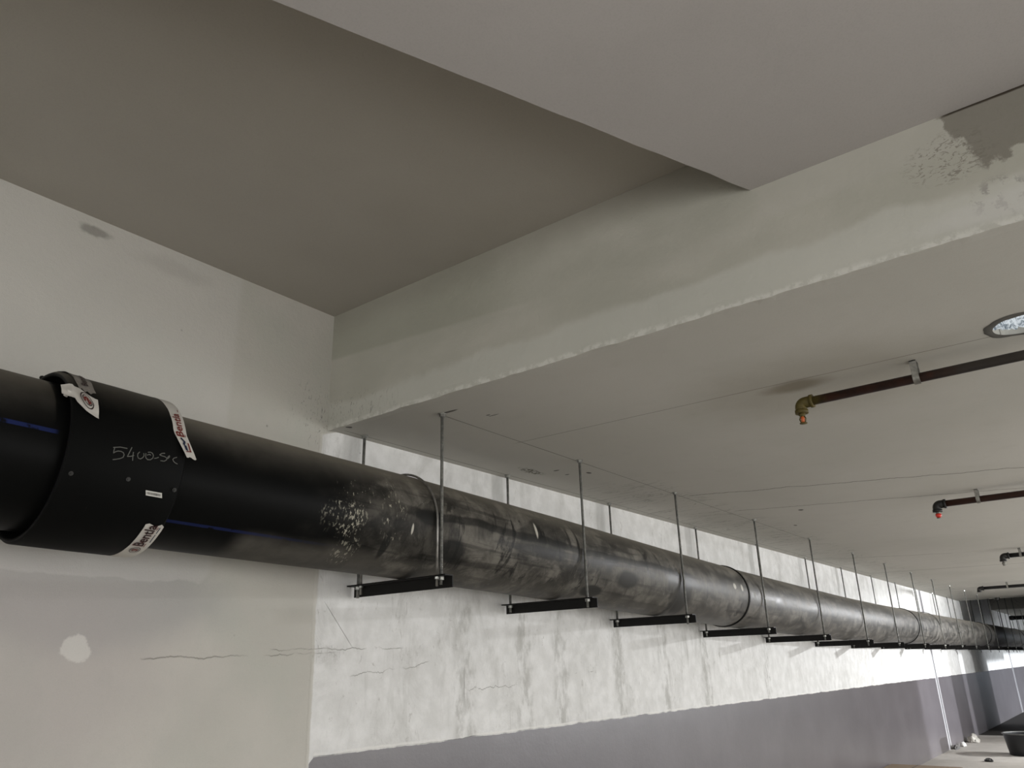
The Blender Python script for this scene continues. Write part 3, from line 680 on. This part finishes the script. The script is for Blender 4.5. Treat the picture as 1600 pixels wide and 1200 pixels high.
def sprinkler(x, ye, zp, r, clamps, pm, em, head, label, headlen=.055):
    h = empty('sprinkler_branch', (x, ye, ZC), label, 'sprinkler pipe'); off = (-x, -ye, -ZC)
    def kid(mb, name, mat, par=h):
        q = mb.build(name, mat, par); q.location = off if par is h else (0, 0, 0); return q
    mb = MB(); mb.cyl((x, YR + .02, zp), (x, ye - r, zp), r, 20); kid(mb, 'branch_pipe', pm)
    mb = MB(); pts = [(x, ye - r * 2.4, zp), (x, ye - r * 1.1, zp)]
    for k in range(1, 7): a = math.pi / 2 * k / 6; pts.append((x, ye - r * 1.1 + r * 1.1 * math.sin(a), zp - r * 1.1 * (1 - math.cos(a))))
    pts.append((x, ye, zp - r * 2.0)); mb.tube(pts, r * 1.28, 14)
    mb.cyl((x, ye - r * 2.9, zp), (x, ye - r * 2.2, zp), r * 1.5, 16); mb.cyl((x, ye, zp - r * 1.6), (x, ye, zp - r * 2.4), r * 1.45, 14)
    kid(mb, 'elbow', em)
    if head:
        mb = MB(); z0 = zp - r * 2.4
        mb.lathe((x, ye, z0), (0, 0, -1), [(0, .008), (0, .015), (.010, .015), (.012, .009), (.016, .009)], 12)
        for s_ in (-1, 1): mb.tube([(x, ye + s_ * .009, z0 - .014), (x, ye + s_ * .014, z0 - .026), (x, ye + s_ * .009, z0 - headlen + .012), (x, ye, z0 - headlen + .008)], .003, 6)
        mb.lathe((x, ye, z0 - headlen + .010), (0, 0, -1), [(0, .003), (0, .017), (.003, .017), (.004, .002)], 16)
        hd = kid(mb, 'sprinkler_head', em if head is ORG else CLAMP)
        mb = MB(); mb.lathe((x, ye, z0 - .012), (0, 0, -1), [(0, .002), (.002, .0075 if head is ORG else .02), (.016, .009 if head is ORG else .022), (.030, .007 if head is ORG else .014), (.033, .001)], 12)
        kid(mb, 'glass_bulb' if head is ORG else 'red_cap', head, hd)
    for cy_ in clamps:
        mb = MB(); w_ = .013
        pr = [(-r - .004, .0), (-r - .004, ZC - zp)]
        mb.box((x - r - .006, cy_ - w_, zp), (x - r - .001, cy_ + w_, ZC)); mb.box((x + r + .001, cy_ - w_, zp), (x + r + .006, cy_ + w_, ZC))
        n_ = 12
        for k in range(n_):
            a0, a1 = math.pi + math.pi * k / n_, math.pi + math.pi * (k + 1) / n_
            P_ = lambda a, rr, yy: (x + rr * math.cos(a), yy, zp + rr * math.sin(a))
            mb.quad(P_(a0, r + .006, cy_ - w_), P_(a1, r + .006, cy_ - w_), P_(a1, r + .006, cy_ + w_), P_(a0, r + .006, cy_ + w_))
            mb.quad(P_(a0, r + .006, cy_ - w_), P_(a0, r + .001, cy_ - w_), P_(a1, r + .001, cy_ - w_), P_(a1, r + .006, cy_ - w_))
            mb.quad(P_(a0, r + .006, cy_ + w_), P_(a1, r + .006, cy_ + w_), P_(a1, r + .001, cy_ + w_), P_(a0, r + .001, cy_ + w_))
        mb.box((x - r - .006, cy_ - w_, ZC - .004), (x + r + .006, cy_ + w_, ZC))
        kid(mb, 'pipe_clamp', CLAMP)
    return h
sprinkler(3.49, .985, 2.663, .0205, [.49, -1.4, -3.0], FPIPE, OLIVE, ORG, 'nearest sprinkler pipe, ochre-stained elbow and orange bulb, beside the sooty ceiling mark')
sprinkler(6.76, 1.01, 2.663, .024, [.72, -1.4, -3.0], RUST, BLK, REDB, 'second sprinkler pipe from the camera, dark with a bright red cap at its end')
sprinkler(11.05, 1.07, 2.663, .026, [.88, -1.4, -3.0], BLK, BLK, True and CLAMP, 'third sprinkler pipe from the camera, short black stub at the right edge')
sprinkler(16.2, 2.04, 2.663, .026, [1.6, -1.4, -3.0], BLK, BLK, None, 'fourth sprinkler pipe, dark, reaching furthest left just before the dark recess')
for X_, ye, zp, r_, lab in ((27, 2.80, 2.535, .055, 'thick black cross pipe beyond the dark recess'), (33, 3.0, 2.30, .05, 'furthest and lowest black cross pipe at the right edge')):
    h = empty('cross_pipe', (X_, ye, zp), lab, 'pipe'); mb = MB(); mb.cyl((0, YR + .02 - ye, 0), (0, -.02, 0), r_, 16); mb.build('pipe_barrel', BLK, h)
    mb = MB(); mb.lathe((0, -.10, 0), (0, 1, 0), [(0, r_), (0, r_ * 1.15), (.08, r_ * 1.15), (.11, r_ * .8), (.12, .001)], 16); mb.build('end_cap', BLK, h)
    mb = MB()
    for yy in (-.5, -2.5):
        mb.cyl((0, yy, r_), (0, yy, ZC - zp), .012, 8)
    mb.build('hanger_rod', BLK, h)
mb = MB(); mb.lathe((20.45, 2.27, ZC), (0, 0, -1), [(0, .055), (.03, .055), (.045, .04), (.05, .045), (.07, .03), (.075, .001)], 16)
tag(mb.build('ceiling_detector', BLK), 'small black round fitting on the ceiling at the edge of the dark recess', 'detector')

# ------------------------------------------------------------------ cored hole with daylit film
m = NT('crumpled_film', .4, .4); n_ = m.noise(m.map(m.P, (1, 3, 1)), 14, 6, .7, 1.2)
m.color(m.mix(m.step(n_, .38, .56), (.35, .42, .48), (.85, .88, .92)))
tr = m.n.new('ShaderNodeBsdfTranslucent'); tr.inputs[0].default_value = (.9, .95, 1, 1); mxn = m.n.new('ShaderNodeMixShader'); mxn.inputs[0].default_value = .75
m.t.links.new(m.b.outputs[0], mxn.inputs[1]); m.t.links.new(tr.outputs[0], mxn.inputs[2]); m.t.links.new(mxn.outputs[0], m.n['Material Output'].inputs[0])
tcn = m.mix(m.step(n_, .40, .54), (.16, .20, .24), (.85, .88, .92)); m.t.links.new(tcn, tr.inputs[0])
FILM = m.mat
hole = empty('cored_hole_cover', (HX, HY, ZC), 'daylit crumpled white film in the round hole cored through the ceiling', 'hole cover')
mb = MB(); g = 26
for i in range(g + 1):
    for j in range(g + 1):
        u, v = i / g * 2 - 1, j / g * 2 - 1; s_ = max(abs(u), abs(v)) / (math.hypot(u, v) or 1)
        q = Vector((u * s_, v * s_)) * HR * .99; mb.v.append((q.x, q.y, .022 + .014 * mnoise.noise(Vector((q.x * 25, q.y * 70, 0)))))
for i in range(g):
    for j in range(g): a = i * (g + 1) + j; mb.face((a, a + 1, a + g + 2, a + g + 1), 0, None, True)
mb.build('film', FILM, hole)
mb = MB(); n_ = 64
i1 = mb.ring((0, 0, -.003), (1, 0, 0), (0, 1, 0), .098, n_, .06, 1); i2 = mb.ring((0, 0, -.006), (1, 0, 0), (0, 1, 0), .108, n_, .06, 1); i3 = mb.ring((0, 0, -.001), (1, 0, 0), (0, 1, 0), .128, n_, .16, 4)
mb.bridge(i1, i2, n_); mb.bridge(i2, i3, n_)
mb.build('chipped_rim', plain('dark_chipped_edge', (.10, .095, .085), .9), hole)
area('daylight_over_hole', (HX, HY, ZC + .27), (0, 0, -1), .19, .19, .5, (.92, .97, 1))

# ------------------------------------------------------------------ things on the far floor
TUB = plain('black_rubber', (.012, .013, .014), .4, .45)
t = empty('rubber_tub', (16.12, 1.84, 0), 'black rubber tub standing on the floor at the right edge', 'tub')
mb = MB(); mb.lathe((0, 0, 0), (0, 0, 1), [(0, .001), (0, .27), (.01, .285), (.315, .325), (.325, .325), (.32, .31), (.03, .265), (.03, .001)], 40); mb.build('body', TUB, t)
mb = MB(); mb.lathe((0, 0, .318), (0, 0, 1), [(0, .324), (0, .342), (.010, .346), (.018, .338), (.018, .314), (.0, .312)], 40); mb.build('rim', plain('scuffed_rim', (.10, .10, .095), .5), t)
CARD = plain('brown_cardboard', (.26, .20, .14), .85, .2)
t = empty('cardboard_box', (11.9, 2.82, 0), 'flat brown cardboard box on the floor against the grey wall base', 'box')
mb = MB(); mb.box((-.45, -.62, 0), (.46, .25, .19)); mb.build('carton', CARD, t, bevel=.006)
mb = MB(); mb.box((-.45, -.09, .19), (.46, -.083, .1925)); mb.build('lid_seam', BLK, t)
def rock(name, loc, s, mat, label, cat, seed):
    import bmesh
    bm = bmesh.new(); bmesh.ops.create_icosphere(bm, subdivisions=3, radius=1)
    zmin = 9
    for v in bm.verts:
        d = 1 + .35 * mnoise.noise(v.co * 1.3 + Vector((seed, 0, 0))) + .12 * mnoise.noise(v.co * 4 + Vector((seed, 3, 0)))
        v.co = Vector((v.co.x * s[0], v.co.y * s[1], max(-.35, v.co.z) * s[2])) * d; zmin = min(zmin, v.co.z)
    for v in bm.verts: v.co.z -= zmin
    me = bpy.data.meshes.new(name); bm.to_mesh(me); bm.free(); me.materials.append(mat); o = bpy.data.objects.new(name, me); COL.objects.link(o); o.location = loc
    return tag(o, label, cat)
PL = plain('broken_plaster', (.42, .40, .36), .9, .2, 0, .35, 12)
rock('plaster_lump', (18.1, 2.93, 0), (.17, .09, .10), PL, 'largest pale lump of broken plaster heaped at the wall base before the bright strip', 'rubble', 1)
rock('plaster_lump', (17.25, 2.99, 0), (.08, .05, .05), plain('white_plaster', (.62, .61, .58), .9), 'small white plaster piece left of the larger pale lump at the wall base', 'rubble', 5)
rock('plaster_lump', (16.75, 3.01, 0), (.18, .04, .05), plain('dark_rubble', (.09, .085, .08), .9), 'dark rubble piece at the foot of the wall joint', 'rubble', 9)
rock('stone', (14.95, 2.275, 0), (.075, .06, .035), BLK, 'small black stone alone on the open floor left of the tub', 'stone', 3)
